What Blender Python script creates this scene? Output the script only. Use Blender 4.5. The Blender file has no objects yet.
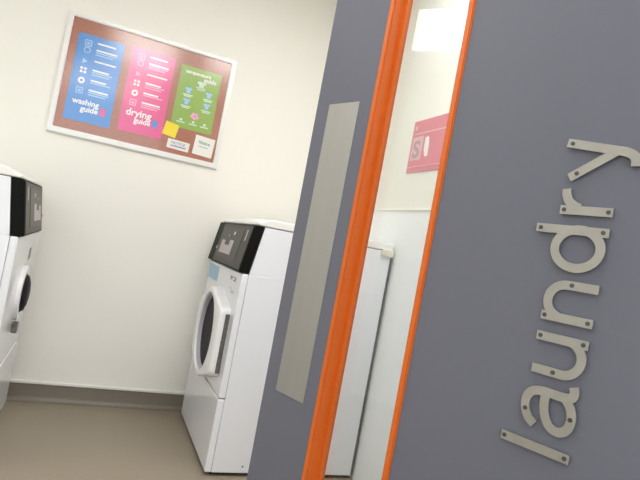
import bpy, bmesh, math, random
from mathutils import Vector, Matrix
random.seed(4)
sc = bpy.context.scene
COL = sc.collection
EYE = 1.012                     # eye height of the photographer above the floor

# ------------------------------------------------------------------ helpers
def srgb(r, g, b):
    def f(c):
        c /= 255.0
        return c / 12.92 if c <= 0.04045 else ((c + 0.055) / 1.055) ** 2.4
    return (f(r), f(g), f(b), 1.0)

def mat(name, col, rough=0.5, metal=0.0, coat=0.0, coat_r=0.08, coat_ior=1.5, spec=0.5, noise=None, bump=None, emis=None):
    m = bpy.data.materials.new(name); m.use_nodes = True
    nt = m.node_tree; b = nt.nodes['Principled BSDF']
    b.inputs['Base Color'].default_value = col
    b.inputs['Roughness'].default_value = rough
    b.inputs['Metallic'].default_value = metal
    b.inputs['Specular IOR Level'].default_value = spec
    b.inputs['Coat Weight'].default_value = coat
    b.inputs['Coat Roughness'].default_value = coat_r
    b.inputs['Coat IOR'].default_value = coat_ior
    if emis:
        b.inputs['Emission Color'].default_value = emis[0]; b.inputs['Emission Strength'].default_value = emis[1]
    if noise or bump:
        tc = nt.nodes.new('ShaderNodeTexCoord')
    if noise:                    # (scale, second colour, detail[, stretch])
        n = nt.nodes.new('ShaderNodeTexNoise'); n.inputs['Scale'].default_value = noise[0]; n.inputs['Detail'].default_value = noise[2]
        src = tc.outputs['Object']
        if len(noise) > 3:
            mp = nt.nodes.new('ShaderNodeMapping'); mp.inputs['Scale'].default_value = noise[3]
            nt.links.new(src, mp.inputs['Vector']); src = mp.outputs['Vector']
        nt.links.new(src, n.inputs['Vector'])
        r = nt.nodes.new('ShaderNodeValToRGB')
        r.color_ramp.elements[0].position = 0.3; r.color_ramp.elements[1].position = 0.7
        r.color_ramp.elements[0].color = noise[1]; r.color_ramp.elements[1].color = col
        nt.links.new(n.outputs['Fac'], r.inputs['Fac']); nt.links.new(r.outputs['Color'], b.inputs['Base Color'])
    if bump:                     # (scale, strength)
        n2 = nt.nodes.new('ShaderNodeTexNoise'); n2.inputs['Scale'].default_value = bump[0]; n2.inputs['Detail'].default_value = 3
        nt.links.new(tc.outputs['Object'], n2.inputs['Vector'])
        bp = nt.nodes.new('ShaderNodeBump'); bp.inputs['Strength'].default_value = bump[1]; bp.inputs['Distance'].default_value = 0.002
        nt.links.new(n2.outputs['Fac'], bp.inputs['Height']); nt.links.new(bp.outputs['Normal'], b.inputs['Normal'])
    return m

def glass_mat(name, gain=1.0):
    m = bpy.data.materials.new(name); m.use_nodes = True
    nt = m.node_tree; nt.nodes.clear()
    out = nt.nodes.new('ShaderNodeOutputMaterial'); mix = nt.nodes.new('ShaderNodeMixShader')
    tr = nt.nodes.new('ShaderNodeBsdfTransparent'); tr.inputs['Color'].default_value = (0.97, 0.985, 0.98, 1)
    gl = nt.nodes.new('ShaderNodeBsdfGlossy'); gl.inputs['Roughness'].default_value = 0.02
    fr = nt.nodes.new('ShaderNodeFresnel'); fr.inputs['IOR'].default_value = 1.5
    mu = nt.nodes.new('ShaderNodeMath'); mu.operation = 'MULTIPLY'; mu.use_clamp = True; mu.inputs[1].default_value = gain
    geo = nt.nodes.new('ShaderNodeNewGeometry'); mr = nt.nodes.new('ShaderNodeMapRange')
    mr.inputs['To Min'].default_value = 1.5; mr.inputs['To Max'].default_value = 1 / 1.5      # the same share is mirrored at both faces of the pane
    nt.links.new(geo.outputs['Backfacing'], mr.inputs['Value']); nt.links.new(mr.outputs[0], fr.inputs['IOR'])
    nt.links.new(fr.outputs[0], mu.inputs[0]); nt.links.new(mu.outputs[0], mix.inputs[0])
    nt.links.new(tr.outputs[0], mix.inputs[1]); nt.links.new(gl.outputs[0], mix.inputs[2])
    nt.links.new(mix.outputs[0], out.inputs[0])
    return m

def link(name, bm, mats, parent=None, smooth=False, recalc=True):
    if recalc: bmesh.ops.recalc_face_normals(bm, faces=bm.faces)
    me = bpy.data.meshes.new(name); bm.to_mesh(me); bm.free()
    for m in (mats if isinstance(mats, (list, tuple)) else [mats]): me.materials.append(m)
    if smooth:
        for p in me.polygons: p.use_smooth = True
        me.set_sharp_from_angle(angle=math.radians(38))
    o = bpy.data.objects.new(name, me); COL.objects.link(o)
    if smooth:
        wn = o.modifiers.new('even_shading', 'WEIGHTED_NORMAL'); wn.keep_sharp = True; wn.weight = 100
    if parent: o.parent = parent
    return o

def empty(name, loc=(0, 0, 0), rz=0.0):
    o = bpy.data.objects.new(name, None); COL.objects.link(o)
    o.empty_display_size = 0.1; o.location = loc; o.rotation_euler = (0, 0, rz)
    return o

def tag(o, label=None, cat=None, group=None, kind=None):
    if label: o['label'] = label
    if cat: o['category'] = cat
    if group: o['group'] = group
    if kind: o['kind'] = kind
    return o

def box(bm, a, b, bevel=0.0, seg=2, mi=0):
    x0, y0, z0 = a; x1, y1, z1 = b
    v = [bm.verts.new(c) for c in ((x0,y0,z0),(x1,y0,z0),(x1,y1,z0),(x0,y1,z0),(x0,y0,z1),(x1,y0,z1),(x1,y1,z1),(x0,y1,z1))]
    fs = [bm.faces.new([v[i] for i in q]) for q in ((0,3,2,1),(4,5,6,7),(0,1,5,4),(1,2,6,5),(2,3,7,6),(3,0,4,7))]
    for f in fs: f.material_index = mi
    if bevel:
        es = list({e for f in fs for e in f.edges})
        r = bmesh.ops.bevel(bm, geom=es, offset=bevel, segments=seg, profile=0.5, affect='EDGES')
        for f in r['faces']: f.material_index = mi
    return v

def prism(bm, poly, a, b, axis='y', bevel=0.0, seg=2, mi=0):
    """poly: 2-D outline, extruded from a to b along axis. y: (x,z); z: (x,y); x: (y,z)"""
    def P(p, t):
        return {'y': (p[0], t, p[1]), 'z': (p[0], p[1], t), 'x': (t, p[0], p[1])}[axis]
    A = [bm.verts.new(P(p, a)) for p in poly]; B = [bm.verts.new(P(p, b)) for p in poly]
    n = len(poly)
    fs = [bm.faces.new(A), bm.faces.new(B[::-1])]
    for i in range(n): fs.append(bm.faces.new([A[i], A[(i+1) % n], B[(i+1) % n], B[i]]))
    for f in fs: f.material_index = mi
    if bevel:
        es = list({e for f in fs for e in f.edges})
        r = bmesh.ops.bevel(bm, geom=es, offset=bevel, segments=seg, profile=0.5, affect='EDGES')
        for f in r['faces']: f.material_index = mi

def ring_plate(bm, outer, inner, a, b, axis='y', mi=0):
    """a flat frame between two closed outlines of equal vertex count"""
    def P(p, t):
        return {'y': (p[0], t, p[1]), 'x': (t, p[0], p[1]), 'z': (p[0], p[1], t)}[axis]
    n = len(outer)
    oa = [bm.verts.new(P(p, a)) for p in outer]; ob = [bm.verts.new(P(p, b)) for p in outer]
    ia = [bm.verts.new(P(p, a)) for p in inner]; ib = [bm.verts.new(P(p, b)) for p in inner]
    for i in range(n):
        j = (i + 1) % n
        for q in ((oa[i],oa[j],ia[j],ia[i]), (ob[j],ob[i],ib[i],ib[j]), (oa[j],oa[i],ob[i],ob[j]), (ia[i],ia[j],ib[j],ib[i])):
            bm.faces.new(q).material_index = mi

def rect(x0, x1, z0, z1): return [(x0, z0), (x1, z0), (x1, z1), (x0, z1)]

def cyl(bm, c, r, a, b, axis='y', n=20, mi=0, bevel=0.0):
    prism(bm, [(c[0] + r*math.cos(2*math.pi*i/n), c[1] + r*math.sin(2*math.pi*i/n)) for i in range(n)], a, b, axis, bevel, 1, mi)

def smoothline(pts, sub=6):
    """Catmull-Rom through the points"""
    P = [Vector(p) for p in pts]; out = []
    for i in range(len(P) - 1):
        p0 = P[i-1] if i else P[0]*2 - P[1]; p1 = P[i]; p2 = P[i+1]
        p3 = P[i+2] if i + 2 < len(P) else P[-1]*2 - P[-2]
        for k in range(sub):
            t = k / sub
            out.append(0.5*((2*p1) + (p2-p0)*t + (2*p0-5*p1+4*p2-p3)*t*t + (3*p1-p0-3*p2+p3)*t**3))
    out.append(P[-1]); return [tuple(v) for v in out]

def stroke_quads(bm, pts, w, a, b, axis, mi=0):
    """a stroke of even width with square ends as one closed extruded outline"""
    P = []
    for p in pts:
        if not P or (Vector(p) - P[-1]).length > 2e-4: P.append(Vector(p))
    L = []; R = []
    for i, p in enumerate(P):
        d0 = (p - P[i-1]).normalized() if i else None
        d1 = (P[i+1] - p).normalized() if i + 1 < len(P) else None
        d = ((d0 or d1) + (d1 or d0)).normalized()
        nn = Vector((-d.y, d.x))
        k = 1.0
        if d0 and d1:
            k = 1 / max(0.5, d.dot(d1))
        L.append(tuple(p + nn*w/2*k)); R.append(tuple(p - nn*w/2*k))
    def PP(p, t):
        return {'y': (p[0], t, p[1]), 'x': (t, p[0], p[1])}[axis]
    la = [bm.verts.new(PP(p, a)) for p in L]; ra = [bm.verts.new(PP(p, a)) for p in R]
    lb = [bm.verts.new(PP(p, b)) for p in L]; rb = [bm.verts.new(PP(p, b)) for p in R]
    fs = []
    for i in range(len(P) - 1):
        fs += [bm.faces.new((la[i], la[i+1], ra[i+1], ra[i])), bm.faces.new((lb[i+1], lb[i], rb[i], rb[i+1])),
               bm.faces.new((la[i+1], la[i], lb[i], lb[i+1])), bm.faces.new((ra[i], ra[i+1], rb[i+1], rb[i]))]
    fs += [bm.faces.new((la[0], ra[0], rb[0], lb[0])), bm.faces.new((ra[-1], la[-1], lb[-1], rb[-1]))]
    for f in fs: f.material_index = mi

def text_into(bm, s, width, M, mi=0, depth=0.0003, align='LEFT', bold=0.0, height=None):
    """lettering laid out in its own x,y plane, scaled to a width, then moved by M"""
    cu = bpy.data.curves.new('lettering', 'FONT'); cu.body = s; cu.extrude = 0.0; cu.size = 1.0; cu.offset = bold; cu.resolution_u = 4
    to = bpy.data.objects.new('lettering', cu); COL.objects.link(to)
    dg = bpy.context.evaluated_depsgraph_get(); dg.update()
    me = bpy.data.meshes.new_from_object(to.evaluated_get(dg))
    xs = [v.co.x for v in me.vertices]; ys = [v.co.y for v in me.vertices]
    k = width / (max(xs) - min(xs)); ky = k if height is None else height / (max(ys) - min(ys))
    off = {'LEFT': min(xs), 'RIGHT': max(xs), 'CENTER': (min(xs) + max(xs)) / 2}[align]
    vs = [bm.verts.new(M @ Vector(((v.co.x - off)*k, v.co.y*ky, depth))) for v in me.vertices]
    for p in me.polygons:
        try: bm.faces.new([vs[i] for i in p.vertices]).material_index = mi
        except ValueError: pass
    bpy.data.objects.remove(to); bpy.data.curves.remove(cu); bpy.data.meshes.remove(me)

# ------------------------------------------------------------------ materials
M = {}
M['wall'] = mat('cream_wall_paint', (0.855, 0.843, 0.785, 1), 0.55, bump=(55, 0.12), noise=(1.1, (0.847, 0.834, 0.772, 1), 3))
M['panel'] = mat('white_wipe_clean_panel', (0.90, 0.925, 0.945, 1), 0.3)
M['ceil'] = mat('ceiling_white', (0.86, 0.86, 0.83, 1), 0.8, bump=(40, 0.2))
M['floor'] = mat('grey_brown_vinyl', (0.31, 0.262, 0.198, 1), 0.42, noise=(170, (0.268, 0.226, 0.168, 1), 4), bump=(220, 0.08))
M['skirt'] = mat('grey_brown_vinyl_skirting', (0.205, 0.18, 0.145, 1), 0.45, noise=(170, (0.18, 0.157, 0.125, 1), 4))
M['trim'] = mat('white_plastic_trim', (0.82, 0.81, 0.76, 1), 0.35)
M['enamel'] = mat('white_enamel', (0.82, 0.84, 0.885, 1), 0.2, coat=0.35, noise=(2.0, (0.81, 0.83, 0.875, 1), 2))
M['lid'] = mat('white_lid_plastic', (0.84, 0.835, 0.81, 1), 0.25)
M['ring'] = mat('white_door_plastic', (0.86, 0.87, 0.89, 1), 0.22, coat=0.2)
M['chrome'] = mat('grey_inner_ring', (0.42, 0.42, 0.47, 1), 0.4)
M['darkglass'] = mat('dark_door_glass', (0.012, 0.011, 0.014, 1), 0.45, spec=0.04, noise=(6, (0.025, 0.023, 0.027, 1), 3))
M['black'] = mat('black_satin_plastic', (0.008, 0.008, 0.007, 1), 0.45, spec=0.05, noise=(60, (0.010, 0.010, 0.009, 1), 2))
M['fascia'] = mat('dark_olive_fascia', (0.048, 0.045, 0.035, 1), 0.36, spec=0.12, noise=(40, (0.042, 0.04, 0.031, 1), 2))
M['fascia2'] = mat('olive_display_field', (0.062, 0.058, 0.045, 1), 0.34, spec=0.12)
M['lcd'] = mat('pale_lilac_display', srgb(176, 168, 172), 0.3)
M['white'] = mat('white_print', (0.85, 0.85, 0.83, 1), 0.5, coat=1.0, coat_r=0.18, coat_ior=1.9)
M['grip'] = mat('dark_grip_rubber', (0.17, 0.16, 0.145, 1), 0.5, noise=(120, (0.09, 0.085, 0.075, 1), 2))
M['bluesticker'] = mat('pale_blue_sticker', srgb(150, 190, 220), 0.35)
M['ink'] = mat('dark_ink', (0.05, 0.05, 0.055, 1), 0.5)
M['greyink'] = mat('grey_ink', (0.35, 0.35, 0.36, 1), 0.5)
M['cream'] = mat('cream_plastic', srgb(226, 222, 206), 0.4)
M['rear'] = mat('dark_grey_gap_shade', (0.09, 0.09, 0.092, 1), 0.5)
M['foot'] = mat('black_rubber', (0.015, 0.014, 0.013, 1), 0.7)
M['door'] = mat('blue_grey_laminate', srgb(107, 109, 121), 0.42, spec=0.4, noise=(3.0, srgb(105, 107, 119), 3), bump=(300, 0.05))
M['orange'] = mat('orange_paint', srgb(216, 106, 32), 0.38, noise=(14, srgb(212, 102, 29), 3))
M['steel'] = mat('brushed_steel', (0.465, 0.46, 0.44, 1), 0.45, metal=0.8, noise=(40, (0.435, 0.43, 0.41, 1), 4, (1, 1, 0.04)))
M['letter'] = mat('satin_steel', (0.47, 0.465, 0.435, 1), 0.36, metal=0.8, noise=(30, (0.42, 0.415, 0.388, 1), 4))
M['screw'] = mat('steel_screw', (0.13, 0.13, 0.13, 1), 0.4, metal=0.9)
M['hole'] = mat('dark_recess', (0.03, 0.03, 0.03, 1), 0.6)
M['glass'] = glass_mat('door_glass')
M['alu'] = mat('white_aluminium', (0.80, 0.80, 0.78, 1), 0.32, metal=0.15)
M['cork'] = mat('red_brown_cork', srgb(168, 95, 58), 0.5, coat=1.0, coat_r=0.18, coat_ior=1.9, noise=(90, srgb(150, 82, 55), 5), bump=(160, 0.15))
M['blue'] = mat('blue_poster_print', srgb(32, 128, 208), 0.4, coat=1.0, coat_r=0.18, coat_ior=1.9)
M['pink'] = mat('pink_poster_print', srgb(220, 44, 130), 0.4, coat=1.0, coat_r=0.18, coat_ior=1.9)
M['green'] = mat('green_poster_print', srgb(126, 164, 28), 0.4, coat=1.0, coat_r=0.18, coat_ior=1.9)
M['palegreen'] = mat('pale_green_print', srgb(205, 225, 205), 0.5, coat=1.0, coat_r=0.18, coat_ior=1.9)
M['paleblue'] = mat('pale_blue_print', srgb(150, 198, 235), 0.5, coat=1.0, coat_r=0.18, coat_ior=1.9)
M['palepink'] = mat('pale_pink_print', srgb(240, 160, 200), 0.5, coat=1.0, coat_r=0.18, coat_ior=1.9)
M['signpale'] = mat('pale_rose_sign_print', srgb(222, 178, 186), 0.5)
M['yellow'] = mat('yellow_paper', srgb(238, 214, 66), 0.6)
M['paper'] = mat('white_paper', (0.80, 0.79, 0.75, 1), 0.6)
M['bluegreyink'] = mat('blue_grey_ink', srgb(110, 120, 160), 0.5)
M['tealink'] = mat('teal_ink', srgb(70, 130, 125), 0.5)
M['signred'] = mat('red_sign_print', srgb(216, 126, 140), 0.4)
M['signgrey'] = mat('grey_sign_print', srgb(182, 150, 158), 0.5)
M['lamp'] = mat('lamp_diffuser', (0.9, 0.9, 0.9, 1), 0.5, emis=((1.0, 0.985, 0.97, 1), 8.0))
M['lampframe'] = mat('lamp_frame_white', (0.8, 0.8, 0.8, 1), 0.4)

# ------------------------------------------------------------------ the setting
WY, WX, XL, YF, ZC = 3.08, 1.292, -2.45, -1.75, 2.512
def struct(name, bm, m, parent=None):
    o = link(name, bm, m, parent)
    if not parent: o['kind'] = 'structure'
    return o
bm = bmesh.new(); box(bm, (XL-.1, YF-.1, -.1), (WX+.1, WY+.1, 0)); struct('floor', bm, M['floor'])
bm = bmesh.new(); box(bm, (XL-.1, YF-.1, ZC), (WX+.1, WY+.1, ZC+.1)); struct('ceiling', bm, M['ceil'])
bm = bmesh.new(); box(bm, (XL-.1, WY, 0), (WX+.1, WY+.1, ZC)); struct('wall_back', bm, M['wall'])
bm = bmesh.new(); box(bm, (WX, YF-.1, 0), (WX+.1, WY, ZC)); struct('wall_right', bm, M['wall'])
bm = bmesh.new(); box(bm, (XL-.1, YF-.1, 0), (XL, WY, ZC)); struct('wall_left', bm, M['wall'])
# passage wall behind the photographer, with an opening added for fill light
bm = bmesh.new(); ring_plate(bm, rect(XL, WX, 0, ZC), rect(XL + .25, WX - .20, .25, 2.30), YF - .1, YF, 'y'); struct('wall_front', bm, M['wall'])
# vinyl skirting coved up from the floor, with its white cap
R_, SK = 0.026, 0.088
prof = [(WY, 0.0), (WY - R_ - .004, 0.0)] + [(WY - .004 - R_ + R_*math.sin(t), R_ - R_*math.cos(t)) for t in [i*math.pi/16 for i in range(1, 9)]] + [(WY - .004, SK), (WY, SK)]
bm = bmesh.new(); prism(bm, prof, XL, WX, 'x'); o = struct('baseboard_back', bm, M['skirt'])
for p in o.data.polygons: p.use_smooth = True
o.data.set_sharp_from_angle(angle=math.radians(40))
bm = bmesh.new(); box(bm, (XL, WY - .011, SK), (WX, WY, SK + .016), 0.004, 2); struct('trim_1', bm, M['trim'])
# white wipe-clean panelling on the lower right wall and its thin capping
DZ = EYE + 0.262
bm = bmesh.new(); box(bm, (WX - .004, YF, 0), (WX, WY - .012, DZ)); struct('trim_2', bm, M['panel'])
bm = bmesh.new(); box(bm, (WX - .009, YF, DZ), (WX, WY, DZ + .010), 0.002, 1); struct('trim_3', bm, M['trim'])

# ------------------------------------------------------------------ ceiling lamps
def ceiling_light(x, y, wx, wy, label):
    t = empty('ceiling_light', (x, y, ZC)); tag(t, label, 'ceiling light', 'ceiling lamps')
    b = bmesh.new(); ring_plate(b, rect(-wx/2-.02, wx/2+.02, -wy/2-.02, wy/2+.02), rect(-wx/2, wx/2, -wy/2, wy/2), -.012, 0.0, 'z'); link('frame', b, M['lampframe'], t)
    b = bmesh.new(); box(b, (-wx/2, -wy/2, -.008), (wx/2, wy/2, -.002)); link('diffuser', b, M['lamp'], t)
ceiling_light(-1.74, 1.64, 0.58, 0.94, 'white rectangular ceiling lamp mirrored in the door glass')
ceiling_light(0.10, 0.92, 0.50, 1.18, 'white rectangular ceiling lamp above the open door')
ceiling_light(0.90, 1.50, 0.58, 1.18, 'unseen ceiling lamp added to brighten the right wall, behind the door')  # extra lamp out of view, added to brighten the right side
ceiling_light(-0.35, -0.85, 1.18, 0.58, 'unseen fill lamp added over the passage outside the room')  # added out of view as front fill for the dryer and letters

# ------------------------------------------------------------------ the washing machines
MW, MD = 0.733, 0.690     # width and depth of a machine; its near top edge is 1.11 m up
def machine(name, loc, rz, flip, label, cat, mark, port, pod_end=0.0):
    """local frame: front face at x = 0, depth along +x, width along y from 0 to MW"""
    root = empty(name, loc, rz); tag(root, label, cat, 'white front-loading laundry machines')
    Y = (lambda y: MW - y) if flip else (lambda y: y)
    def yb(a, b): return (min(Y(a), Y(b)), max(Y(a), Y(b)))
    E_ = M['enamel']
    b = bmesh.new(); box(b, (.0285, .001, .016), (MD, MW - .001, .8634), 0.003, 2)
    prism(b, [(.030, .8640), (MD, .8640), (MD, 1.073), (.062, 1.073)], .001, MW - .001, 'y', 0.003, 2)
    box(b, (.036, .0022, .85), (MD - .006, MW - .0022, .88))
    link('cabinet', b, E_, root, True)
    b = bmesh.new(); box(b, (0, 0, .330), (.028, MW, .862), 0.006, 3); link('front_panel', b, E_, root, True)
    b = bmesh.new(); box(b, (-.001, 0, .016), (.028, MW, .325), 0.006, 3); link('lower_panel', b, E_, root, True)
    b = bmesh.new(); prism(b, [(.028, 1.075), (MD, 1.075), (MD, 1.110), (.085, 1.110), (.032, 1.090)], -.002, MW + .002, 'y', 0.006, 4); link('lid', b, M['lid'], root, True)
    # leaning control pod
    b = bmesh.new(); prism(b, [(-.017, .866), (.027, .864), (.061, 1.074), (.016, 1.074)], *yb(0, MW - pod_end), 'y', 0.005, 2)
    pod = link('control_pod', b, M['black'], root, True)
    d = Vector((.033, 0, .208)).normalized()          # up along the leaning face
    nrm = Vector((-d.z, 0, d.x))                      # out of the face
    F0 = Vector((-.017, 0, .866))
    def FM(y, t):                                     # matrix: x to the reader's right, y up the face, z outward
        xr = Vector((0, -1, 0))
        o_ = F0 + d*t + Vector((0, y, 0))
        return Matrix(((xr.x, d.x, nrm.x, o_.x), (xr.y, d.y, nrm.y, o_.y), (xr.z, d.z, nrm.z, o_.z), (0, 0, 0, 1)))
    def slab(bm_, y0, y1, t0, t1, h0, h1, bev=0.0, mi=0):
        b2 = bmesh.new(); y0, y1 = yb(y0, y1)
        box(b2, (0, t0, h0), (y1 - y0, t1, h1), bev, 2, mi)
        bmesh.ops.transform(b2, matrix=FM(y1, 0), verts=b2.verts)
        me = bpy.data.meshes.new('t'); b2.to_mesh(me); b2.free(); bm_.from_mesh(me); bpy.data.meshes.remove(me)
    b = bmesh.new(); slab(b, .006, .585, .008, .202, 0, .0035, 0.002); link('fascia', b, M['fascia'], pod)
    b = bmesh.new(); slab(b, .130, .560, .030, .185, .0032, .0048, 0.001); link('display_field', b, M['fascia2'], pod)
    b = bmesh.new(); slab(b, .255, .500, .055, .098, .0045, .0062); slab(b, .255, .330, .098, .125, .0045, .0062)
    slab(b, .430, .500, .098, .120, .0045, .0062); link('display', b, M['lcd'], pod)
    for (y, t, r, m_) in ((.285, .160, .0085, 'white'), (.375, .145, .006, 'lcd'), (.575, .075, .008, 'lcd')):
        b = bmesh.new(); cyl(b, (0, 0), r, 0, .003, 'z', 16); bmesh.ops.transform(b, matrix=FM(Y(y), t) @ Matrix.Translation((0, 0, .0045)), verts=b.verts)
        bt = link('button', b, M[m_], pod)
    b = bmesh.new(); slab(b, .062, .082, .135, .185, .0033, .0042); link('printed_mark', b, M['lcd'], pod)
    # round door with one straight side
    yc, zc, Ro, Ri, near, far, fh, tk = port        # centre, radii and the straight sides of the door
    N = 96
    hull = [(Ro*math.cos(a), Ro*math.sin(a)) for a in [2*math.pi*i/720 for i in range(720)]] + ([(-near, fh), (-near, -fh), (-near + .005, fh + .008), (-near + .005, -fh - .007), (far, fh*.8), (far, -fh)] if fh else [])
    def support(dx, dz): return max(p[0]*dx + p[1]*dz for p in hull)
    def radial(th):                                   # distance to the hull outline along th
        best = 9
        for k in range(-44, 45):
            ph = th + math.radians(k*2)
            c = math.cos(th - ph)
            if c > 0.02: best = min(best, support(math.cos(ph), math.sin(ph)) / c)
        return best
    rad = [radial(2*math.pi*i/N) for i in range(N)]
    def loop(bm_, x, fn): return [bm_.verts.new((x*tk, Y(yc + fn(i)*math.cos(2*math.pi*i/N)), zc + fn(i)*math.sin(2*math.pi*i/N))) for i in range(N)]
    def skin(bm_, loops):
        for A, B in zip(loops, loops[1:]):
            for i in range(N): bm_.faces.new((A[i], A[(i+1) % N], B[(i+1) % N], B[i]))
    b = bmesh.new()
    skin(b, [loop(b, .0, lambda i: rad[i]), loop(b, -.036, lambda i: rad[i]), loop(b, -.044, lambda i: rad[i]*.985), loop(b, -.049, lambda i: rad[i]*.955),
             loop(b, -.050, lambda i: Ri + .008), loop(b, -.047, lambda i: Ri + .003), loop(b, -.040, lambda i: Ri)])
    dr = link('door', b, M['ring'], root, True)
    b = bmesh.new()
    if fh: skin(b, [loop(b, -.040, lambda i: Ri), loop(b, -.036, lambda i: Ri - .002), loop(b, -.022, lambda i: Ri - .007)])
    if fh: link('inner_ring', b, M['chrome'], dr, True)
    else: b.free()
    b = bmesh.new()
    ls = [loop(b, -.040, lambda i: Ri), loop(b, -.078, lambda i: Ri*.86), loop(b, -.098, lambda i: Ri*.6), loop(b, -.108, lambda i: Ri*.3)] if not fh else [loop(b, -.022, lambda i: Ri - .007), loop(b, -.025, lambda i: (Ri - .007)*.75), loop(b, -.027, lambda i: (Ri - .007)*.4)]
    skin(b, ls); b.faces.new(ls[-1]); link('glass', b, M['darkglass'], dr, True)
    if fh:
        y0, y1 = yb(yc - near - .006, yc - near + .012)
        b = bmesh.new(); box(b, (-.022, y0, zc - .132), (-.003, y1, zc + .126), 0.002, 1); link('grip', b, M['grip'], dr)
        y0, y1 = yb(yc + far - .012, yc + far + .004)
        b = bmesh.new(); box(b, (-.034, y0, zc - .005), (-.020, y1, zc + .005), 0.001, 1); link('hinge_pin', b, M['chrome'], dr)
    else:
        y0, y1 = yb(yc - .055, yc - .015)
        b = bmesh.new(); box(b, (-.024, y0, zc - .165), (-.002, y1, zc - .120), 0.004, 2); link('handle', b, M['grip'], dr)
    # sticker and printed marks on the front
    def FP(y, z): return Matrix(((0, 0, -1, 0), (-1, 0, 0, y), (0, 1, 0, z), (0, 0, 0, 1)))
    if not flip:
        y0, y1 = yb(.470, .712)
        b = bmesh.new(); box(b, (-.0008, y0, .772), (.001, y1, .846)); link('sticker', b, M['bluesticker'], root)
        b = bmesh.new(); text_into(b, mark, .115, FP(Y(.075) + (.115 if not flip else 0.0), .816), 0, .0008, 'LEFT', 0.02, .019); link('printed_number', b, M['ink'], root, recalc=False)
        b = bmesh.new(); y0, y1 = yb(.10, .15); box(b, (-.0008, y0, .762), (.001, y1, .772)); y0, y1 = yb(.155, .185); box(b, (-.0008, y0, .776), (.001, y1, .783)); link('printed_mark', b, M['greyink'], root)
    else:
        b = bmesh.new(); box(b, (-.0008, MW - .52, .742), (.001, MW - .46, .792)); link('printed_mark', b, M['grip'], root)
    # side details
    b = bmesh.new(); cyl(b, (.16, .045), .004, -.0005, .004, 'y', 12); link('side_screw', b, M['screw'], root)
    if not flip:
        b = bmesh.new(); box(b, (.630, -.012, 1.048), (.692, .006, 1.082), 0.003, 2)
        for k in range(3): box(b, (.638 + k*.014, -.0135, 1.053), (.646 + k*.014, -.011, 1.068))
        tag(link('corner_bracket', b, M['cream'], root, True), 'cream plastic bracket at the rear top corner')
    b = bmesh.new(); box(b, (MD - .006, -.0015, .020), (MD + .002, MW + .0015, 1.046)); link('rear_gap_shade', b, M['rear'], root)  # dark strip along the rear edge, imitating the shaded gap behind
    for fx in (.06, MD - .06):
        for fy in (.06, MW - .06):
            b = bmesh.new(); cyl(b, (fx, fy), .022, 0, .018, 'z', 16); link('foot', b, M['foot'], root)
    b = bmesh.new(); box(b, (.025, .02, .004), (MD - .01, MW - .02, .017)); link('plinth', b, M['foot'], root)
    return root
machine('tumble_dryer', (.586, 2.258, 0), 0.0, False, 'white front-loading machine right of the notice board, partly behind the grey door', 'laundry machine', 'F2', (.325, .549, .212, .178, .262, .238, .136, 1.0))
machine('washing_machine', (-.261, 2.993, 0), math.pi, True, 'white front-loading machine cut off by the left edge of the photo', 'laundry machine', 'F1', (.375, .605, .118, .084, 0, 0, 0, .36), .11)

# ------------------------------------------------------------------ notice board and what is pinned to it
def wallM(x, z, y): return Matrix(((1, 0, 0, x), (0, 0, -1, y), (0, 1, 0, z), (0, 0, 0, 1)))   # local x right, y up, z towards the room
bx0, bx1, bz0, bz1 = -.330, .538, EYE + .346, EYE + .960
nb = empty('notice_board', ((bx0 + bx1)/2, WY, bz0)); tag(nb, 'white framed brown cork notice board hung on the cream wall', 'notice board')
bw, bh = (bx1 - bx0)/2, bz1 - bz0
b = bmesh.new(); ring_plate(b, rect(-bw, bw, 0, bh), rect(-bw + .026, bw - .026, .030, bh - .020), -.020, -.001, 'y')
bmesh.ops.bevel(b, geom=[e for e in b.edges if all(v.co.y < -.019 for v in e.verts)], offset=.004, segments=2, affect='EDGES')
link('frame', b, M['alu'], nb, True)
b = bmesh.new(); box(b, (-bw + .012, -.010, .012), (bw - .012, -.0005, bh - .012)); link('cork_panel', b, M['cork'], nb)
PY = WY - .0102       # face of the cork

def poster(name, x0, x1, z0, z1, m, label, tilt=0.0, cat='poster', th=.0008, y=PY, group=None):
    w, h = (x1 - x0), (z1 - z0)
    b = bmesh.new(); box(b, (-w/2, -th, -h/2), (w/2, 0, h/2))
    o = link(name, b, m); o.location = ((x0 + x1)/2, y, EYE + (z0 + z1)/2); o.rotation_euler = (0, tilt, 0)
    tag(o, label, cat, group)
    return o, w, h, th
def T(w, h, th, fu, fv): return wallM((fu - .5)*w, (.5 - fv)*h, -th)
def bar(b, w, h, th, fu0, fu1, fv, t, mi): box(b, ((fu0 - .5)*w, -th - .0003, (.5 - fv)*h - t/2), ((fu1 - .5)*w, -th + .0001, (.5 - fv)*h + t/2), mi=mi)

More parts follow.
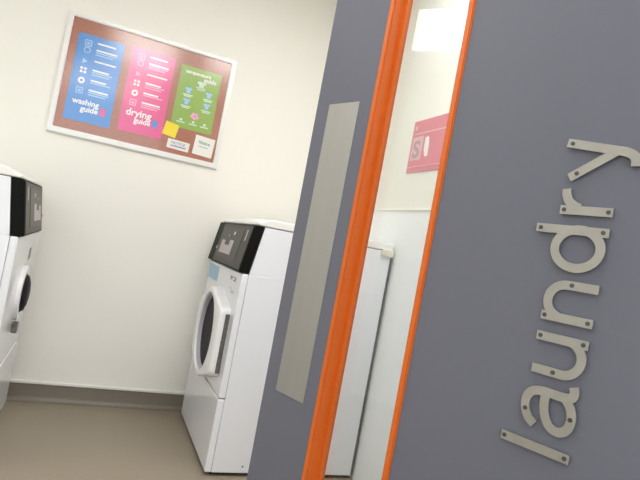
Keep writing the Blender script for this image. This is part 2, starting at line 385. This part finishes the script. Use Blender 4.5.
def guide_poster(name, ext, m, soft, blob, word, label):
    o, w, h, th = poster(name, *ext, m, label, group='laundry guides on the notice board')
    rows = ((.085, 1), (.165, 3), (.295, 1), (.40, 3), (.52, 2), (.635, 3))
    b = bmesh.new()
    for i, (fv, n) in enumerate(rows):
        bar(b, w, h, th, .42, .42 + (.40, .46, .47, .36, .34, .42)[i], fv - .012, .0085, 0)
        for k in range(1, n): bar(b, w, h, th, .42, .42 + (.5, .44, .38)[k % 3], fv - .012 + k*.026, .0058, 1)
    link('printed_text', b, [M['white'], M[soft]], o)
    for i, (fv, n) in enumerate(rows):
        b = bmesh.new(); cx, cz, r = (.23 - .5)*w, (.5 - fv - .012)*h, .0165
        if i in (1, 4):
            n_ = 20; ring_plate(b, [(cx + r*math.cos(2*math.pi*k/n_), cz + r*math.sin(2*math.pi*k/n_)) for k in range(n_)],
                                [(cx + r*(.45 if i == 4 else .7)*math.cos(2*math.pi*k/n_), cz + r*(.45 if i == 4 else .7)*math.sin(2*math.pi*k/n_)) for k in range(n_)], -th - .0003, -th + .0001)
        elif i == 3:
            for sx in (-1, 1):
                for sz in (-1, 1): box(b, (cx + sx*.009 - .006, -th - .0003, cz + sz*.009 - .006), (cx + sx*.009 + .006, -th + .0001, cz + sz*.009 + .006))
        elif i == 2:
            prism(b, [(cx - .012, cz - .014), (cx + .012, cz), (cx - .012, cz + .014)], -th - .0003, -th + .0001)
        else:
            ring_plate(b, rect(cx - r, cx + r, cz - r, cz + r), rect(cx - r*.72, cx + r*.72, cz - r*.72, cz + r*.72), -th - .0003, -th + .0001)
            box(b, (cx - r*.4, -th - .0003, cz - r*.4), (cx + r*.4, -th + .0001, cz + r*.3))
        link('printed_icon', b, M['white'] if i in (3, 4) else M[soft], o)
    b = bmesh.new(); text_into(b, word, w*.58, T(w, h, th, .70, .80), 0, .0003, 'RIGHT', .025); text_into(b, 'guide', w*.38, T(w, h, th, .70, .875), 0, .0003, 'RIGHT', .025)
    link('title', b, M['white'], o, recalc=False)
    b = bmesh.new(); cx, cz = (.80 - .5)*w, (.5 - .835)*h
    prism(b, [(cx + .0145*math.cos(t)*(1 - .25*max(0, math.sin(t))), cz + .024*math.sin(t)) for t in [2*math.pi*k/24 for k in range(24)]], -th - .0003, -th + .0001)
    link('printed_drop', b, M[blob], o)
guide_poster('poster', (-.268, -.046, .427, .870), M['blue'], 'paleblue', 'pink', 'washing', 'blue washing guide poster pinned at the left of the notice board')
guide_poster('poster', (-.008, .216, .434, .880), M['pink'], 'palepink', 'blue', 'drying', 'pink drying guide poster in the middle of the notice board')
o, w, h, th = poster('poster', .250, .472, .523, .862, M['green'], 'green temperature guide poster at the right of the notice board', group='laundry guides on the notice board')
b = bmesh.new(); text_into(b, 'temperature', w*.62, T(w, h, th, .12, .11), 0, .0003, 'LEFT', .025); text_into(b, 'guide', w*.32, T(w, h, th, .90, .185), 0, .0003, 'RIGHT', .025); link('title', b, M['white'], o, recalc=False)
for (fu, fv, s) in ((.55, .245, 1.2), (.27, .38, 1.0), (.27, .56, 1.0), (.77, .38, 1.0), (.77, .56, 1.0)):
    b = bmesh.new(); cx, cz = (fu - .5)*w, (.5 - fv)*h
    prism(b, [(cx + .018*s*x, cz + .016*s*z) for x, z in ((-.6, -1), (.6, -1), (.6, .2), (1, .1), (1.1, .6), (.5, 1), (.2, .8), (-.2, .8), (-.5, 1), (-1.1, .6), (-1, .1), (-.6, .2))], -th - .0003, -th + .0001)
    link('printed_icon', b, M['paleblue'] if s == 1 else M['palegreen'], o)
for (fu, fv) in ((.55, .30), (.27, .455), (.27, .64), (.77, .455), (.77, .64)):
    b = bmesh.new(); bar(b, w, h, th, fu - .12, fu + .12, fv, .006, 0); bar(b, w, h, th, fu - .09, fu + .09, fv + .025, .005, 0); link('printed_caption', b, M['palegreen'], o)
for fu in (.22, .52, .80):
    b = bmesh.new(); bar(b, w, h, th, fu - .10, fu + .10, .905, .006, 0); link('printed_caption', b, M['palegreen'], o)
    b = bmesh.new(); box(b, ((fu - .5)*w - .007, -th - .0003, (.5 - .865)*h - .006), ((fu - .5)*w + .007, -th + .0001, (.5 - .865)*h + .006)); link('printed_icon', b, M['palegreen'], o)
b = bmesh.new(); cx, cz = (.53 - .5)*w, (.5 - .765)*h
for k in range(5): cyl(b, (cx + .015*math.cos(k*1.2566 + .9), cz + .012*math.sin(k*1.2566 + .9)), .009, -th - .0003, -th + .0001, 'y', 12)
link('printed_flower', b, M['palepink'], o)
# paper notes
o, w, h, th = poster('sticky_note', .221, .293, .464, .538, M['yellow'], 'yellow sticky note overlapping the pink and green posters', math.radians(9), 'note', .0012, PY - .0012)
b = bmesh.new(); box(b, (-.012, -th - .0002, .022), (.022, -th + .0001, .026)); link('printed_line', b, M['yellow'], o)
o, w, h, th = poster('paper_note', .252, .370, .402, .452, M['paper'], 'small wide white note under the green poster, beside the sticky note', math.radians(2), 'note', .0008, PY - .0002)
b = bmesh.new(); text_into(b, 'NOTICE', w*.62, T(w, h, th, .18, .48), 0, .0003, 'LEFT', .01, .015); bar(b, w, h, th, .16, .86, .68, .006, 0); link('printed_text', b, M['bluegreyink'], o, recalc=False)
o, w, h, th = poster('paper_note', .392, .500, .400, .506, M['paper'], 'square white note in the lower right corner of the notice board', math.radians(3), 'note')
b = bmesh.new(); text_into(b, 'Notice', w*.56, T(w, h, th, .22, .40), 0, .0003, 'LEFT', .02, .018); bar(b, w, h, th, .25, .72, .55, .003, 0); link('printed_text', b, M['tealink'], o, recalc=False)

# ------------------------------------------------------------------ red sign on the right wall
sg = empty('wall_sign', (WX, 2.16, EYE + .57)); tag(sg, 'red sign with pale pictograms on the wall seen through the door glass', 'sign')
b = bmesh.new(); box(b, (-.004, -.170, -.125), (0, .132, .125), 0.001, 1); link('plate', b, M['signred'], sg)
def SM(y, z): return Matrix(((0, 0, -1, -.004), (-1, 0, 0, y), (0, 1, 0, z), (0, 0, 0, 1)))
b = bmesh.new(); text_into(b, 'S', .062, SM(.105, -.052), 0, .0014, 'LEFT', .03, .085); link('printed_symbol', b, M['signgrey'], sg, recalc=False)
b = bmesh.new(); box(b, (-.0046, .028, -.066), (-.0035, .118, .046)); link('printed_field', b, M['signpale'], sg)
b = bmesh.new(); prism(b, [(-.005, -.055), (-.028, -.055), (-.028, .0), (-.018, .035), (-.005, .04), (.010, .035), (.010, -.02)], -.0046, -.0035, 'x'); link('printed_hand', b, M['white'], sg)
for a_, b_ in (((-.15, .058), (.112, .064)), ((.095, .080), (.115, .100)), ((-.16, -.100), (.122, -.096))):
    b = bmesh.new(); box(b, (-.0046, a_[0], a_[1]), (-.0035, b_[0], b_[1])); link('printed_line', b, M['signpale'], sg)

# ------------------------------------------------------------------ the open door in front
yaw_d = -0.3583744           # direction from the hinge to the free edge, from +y
back = Vector((-math.sin(yaw_d), -math.cos(yaw_d), 0))
P0 = Vector((0.3896, 1.1350, 0.0))
dz = math.atan2(back.y, back.x)
door = empty('door_1', P0, dz); tag(door, 'grey laundry room door standing open, with an orange framed glass panel', 'door', kind='structure')
# local: x from the free edge to the hinge, y away from the camera, z up
LW, LH, LT = 0.930, 2.04, 0.044
ax0, ax1, az0, az1 = .166, .3675, .32, 1.80
b = bmesh.new(); ring_plate(b, rect(0, LW, .008, LH), rect(ax0 + .004, ax1 - .004, az0 + .004, az1 - .004), 0, LT, 'y'); link('leaf', b, M['door'], door)
lip = .0135
b = bmesh.new()
ring_plate(b, rect(ax0, ax1, az0, az1), rect(ax0 + lip, ax1 - lip, az0 + lip, az1 - lip), -.0035, LT + .0035, 'y')
bmesh.ops.bevel(b, geom=[e for e in b.edges if all(v.co.y < -.003 for v in e.verts)], offset=.0022, segments=2, affect='EDGES')
fr = link('vision_frame', b, M['orange'], door, True)
b = bmesh.new(); ring_plate(b, rect(ax0 + lip, ax1 - lip, az0 + lip, az1 - lip), rect(ax0 + lip + .008, ax1 - lip - .008, az0 + lip + .008, az1 - lip - .008), .024, .033, 'y'); link('glazing_bead', b, M['orange'], fr)
b = bmesh.new(); box(b, (ax0 + lip, .034, az0 + lip), (ax1 - lip, .040, az1 - lip)); link('glass_pane', b, M['glass'], door)
b = bmesh.new(); box(b, (.041, -.0018, EYE - .304), (.1305, 0, EYE + .3145), 0.0006, 1); pp = link('push_plate', b, M['steel'], door)
for sx in (.050, .1215):
    for sz in (EYE - .293, EYE + .303):
        b = bmesh.new(); cyl(b, (sx, sz), .0030, -.0022, -.0015, 'y', 14); link('screw', b, M['steel'], pp)
# lettering: u runs up the door, v runs from the baseline towards the free edge
BASE, Wd = .6455, .0122
def L2(uv): return (BASE - uv[1], EYE + uv[0])
def arc(cu, cv, ru, rv, a0, a1, n=28): return [(cu + ru*math.cos(math.radians(a0 + (a1 - a0)*i/n)), cv + rv*math.sin(math.radians(a0 + (a1 - a0)*i/n))) for i in range(n + 1)]
Y0, Y1 = -.0062, -.0030
letters = [
 ('l', [([(-.2065, -.001), (-.2065, .0955)], Wd)], [(-.2065, .0905), (-.2065, .0050)]),
 ('a', [(smoothline([(-.1775, .0525), (-.170, .0625), (-.158, .0685), (-.1445, .0685), (-.1345, .0620), (-.1305, .050), (-.1303, .035), (-.1303, .018), (-.1275, .0085), (-.120, .0065), (-.1135, .0085)]), Wd),
        (smoothline([(-.1303, .0430), (-.145, .0435), (-.161, .0400), (-.1735, .0315), (-.1770, .0190), (-.170, .0085), (-.156, .0050), (-.142, .0085), (-.1310, .0170)]), Wd)], [(-.160, .0680), (-.156, .0062)]),
 ('u', [([(-.0565, -.0005), (-.0565, .0700)], Wd), ([(-.1022, .0690), (-.1022, .0300)] + arc(-.0790, .0285, .0232, .0235, 180, 345), Wd)], [(-.0565, .0645), (-.0565, .0062), (-.1022, .0390)]),
 ('n', [([(-.0275, -.0010), (-.0275, .0690)], Wd), ([(.0182, -.0010), (.0182, .0400)] + arc(-.0047, .0400, .0229, .0235, 0, 165), Wd)], [(.0185, .0340), (-.0275, .0640), (-.0275, .0055)]),
 ('d', [([(.0940, -.0015), (.0940, .0980)], Wd), (arc(.0690, .0363, .0265, .0305, 0, 360, 44), Wd)], [(.0940, .0915), (.0940, .0060)]),
 ('r', [([(.1218, -.0015), (.1218, .0685)], Wd), ([(.1515, .0640), (.1440, .0632)] + smoothline([(.1440, .0632), (.1350, .0590), (.1280, .0500), (.1250, .0420)]), Wd)], [(.1218, .0630), (.1218, .0040)]),
 ('y', [([(.2175, .0742), (.2060, .0080)] + smoothline([(.2060, .0080), (.2035, -.0050), (.1990, -.0145), (.1920, -.0185), (.1845, -.0190)]), Wd), ([(.1672, .0640), (.2050, .0060)], Wd)], [(.1735, .0545), (.2160, .0670)]),
]
for ch, strokes, screws in letters:
    b = bmesh.new()
    for k, (pts, w_) in enumerate(strokes): stroke_quads(b, [L2(p) for p in pts], w_, Y0 + .0003*k, Y1 - .0003*k, 'y')
    lt = link('letter', b, M['letter'], door); lt['label'] = 'satin steel letter %s screwed to the door' % ch
    for q in screws:
        b = bmesh.new(); cx, cz = L2(q)
        cyl(b, (cx, cz), .0030, Y0 - .0008, -.0001, 'y', 16); cyl(b, (cx, cz), .0012, Y0 - .0010, Y0 - .0007, 'y', 8)
        link('screw', b, M['screw'], lt)
# hinges at the far right edge of the leaf
for hz in (.25, 1.02, 1.80):
    b = bmesh.new(); cyl(b, (LW + .006, LT - .004), .006, hz - .05, hz + .05, 'z', 14); link('hinge', b, M['steel'], door)
# jamb post the door hangs on, with the end of the dividing wall
hp = P0 + back*LW
jx = hp.x + .028
bm = bmesh.new(); box(bm, (jx, hp.y - .11, 0), (jx + .05, hp.y + .03, 2.12), 0.003, 1); struct('trim_4', bm, M['door'])
bm = bmesh.new(); box(bm, (jx + .05, hp.y - .10, 0), (WX - .009, hp.y + .02, ZC)); o = struct('wall_front', bm, M['wall'])

# ------------------------------------------------------------------ camera
yaw, pitch, roll, fpx = 0.380810, 0.0217203, 0.1862675, 547.614
F = Vector((math.sin(yaw)*math.cos(pitch), math.cos(yaw)*math.cos(pitch), math.sin(pitch)))
R0 = Vector((math.cos(yaw), -math.sin(yaw), 0)); U0 = R0.cross(F)
Rv = R0*math.cos(roll) + U0*math.sin(roll); Uv = U0*math.cos(roll) - R0*math.sin(roll)
cd = bpy.data.cameras.new('camera'); cam = bpy.data.objects.new('camera', cd); COL.objects.link(cam)
cd.sensor_fit = 'HORIZONTAL'; cd.sensor_width = 36.0; cd.lens = fpx*36.0/640.0; cd.clip_start = 0.02
cam.matrix_world = Matrix(((Rv.x, Uv.x, -F.x, 0), (Rv.y, Uv.y, -F.y, 0), (Rv.z, Uv.z, -F.z, EYE), (0, 0, 0, 1)))
sc.camera = cam

wd = bpy.data.worlds.new('world'); sc.world = wd; wd.use_nodes = True
wd.node_tree.nodes['Background'].inputs[0].default_value = (0.93, 0.965, 1, 1); wd.node_tree.nodes['Background'].inputs[1].default_value = 1.9
vs = sc.view_settings; vs.view_transform = 'Standard'; vs.look = 'None'; vs.gamma = 1.0; vs.exposure = 0.02; vs.use_curve_mapping = False
sc.cycles.max_bounces = 10; sc.cycles.diffuse_bounces = 6; sc.cycles.transparent_max_bounces = 12
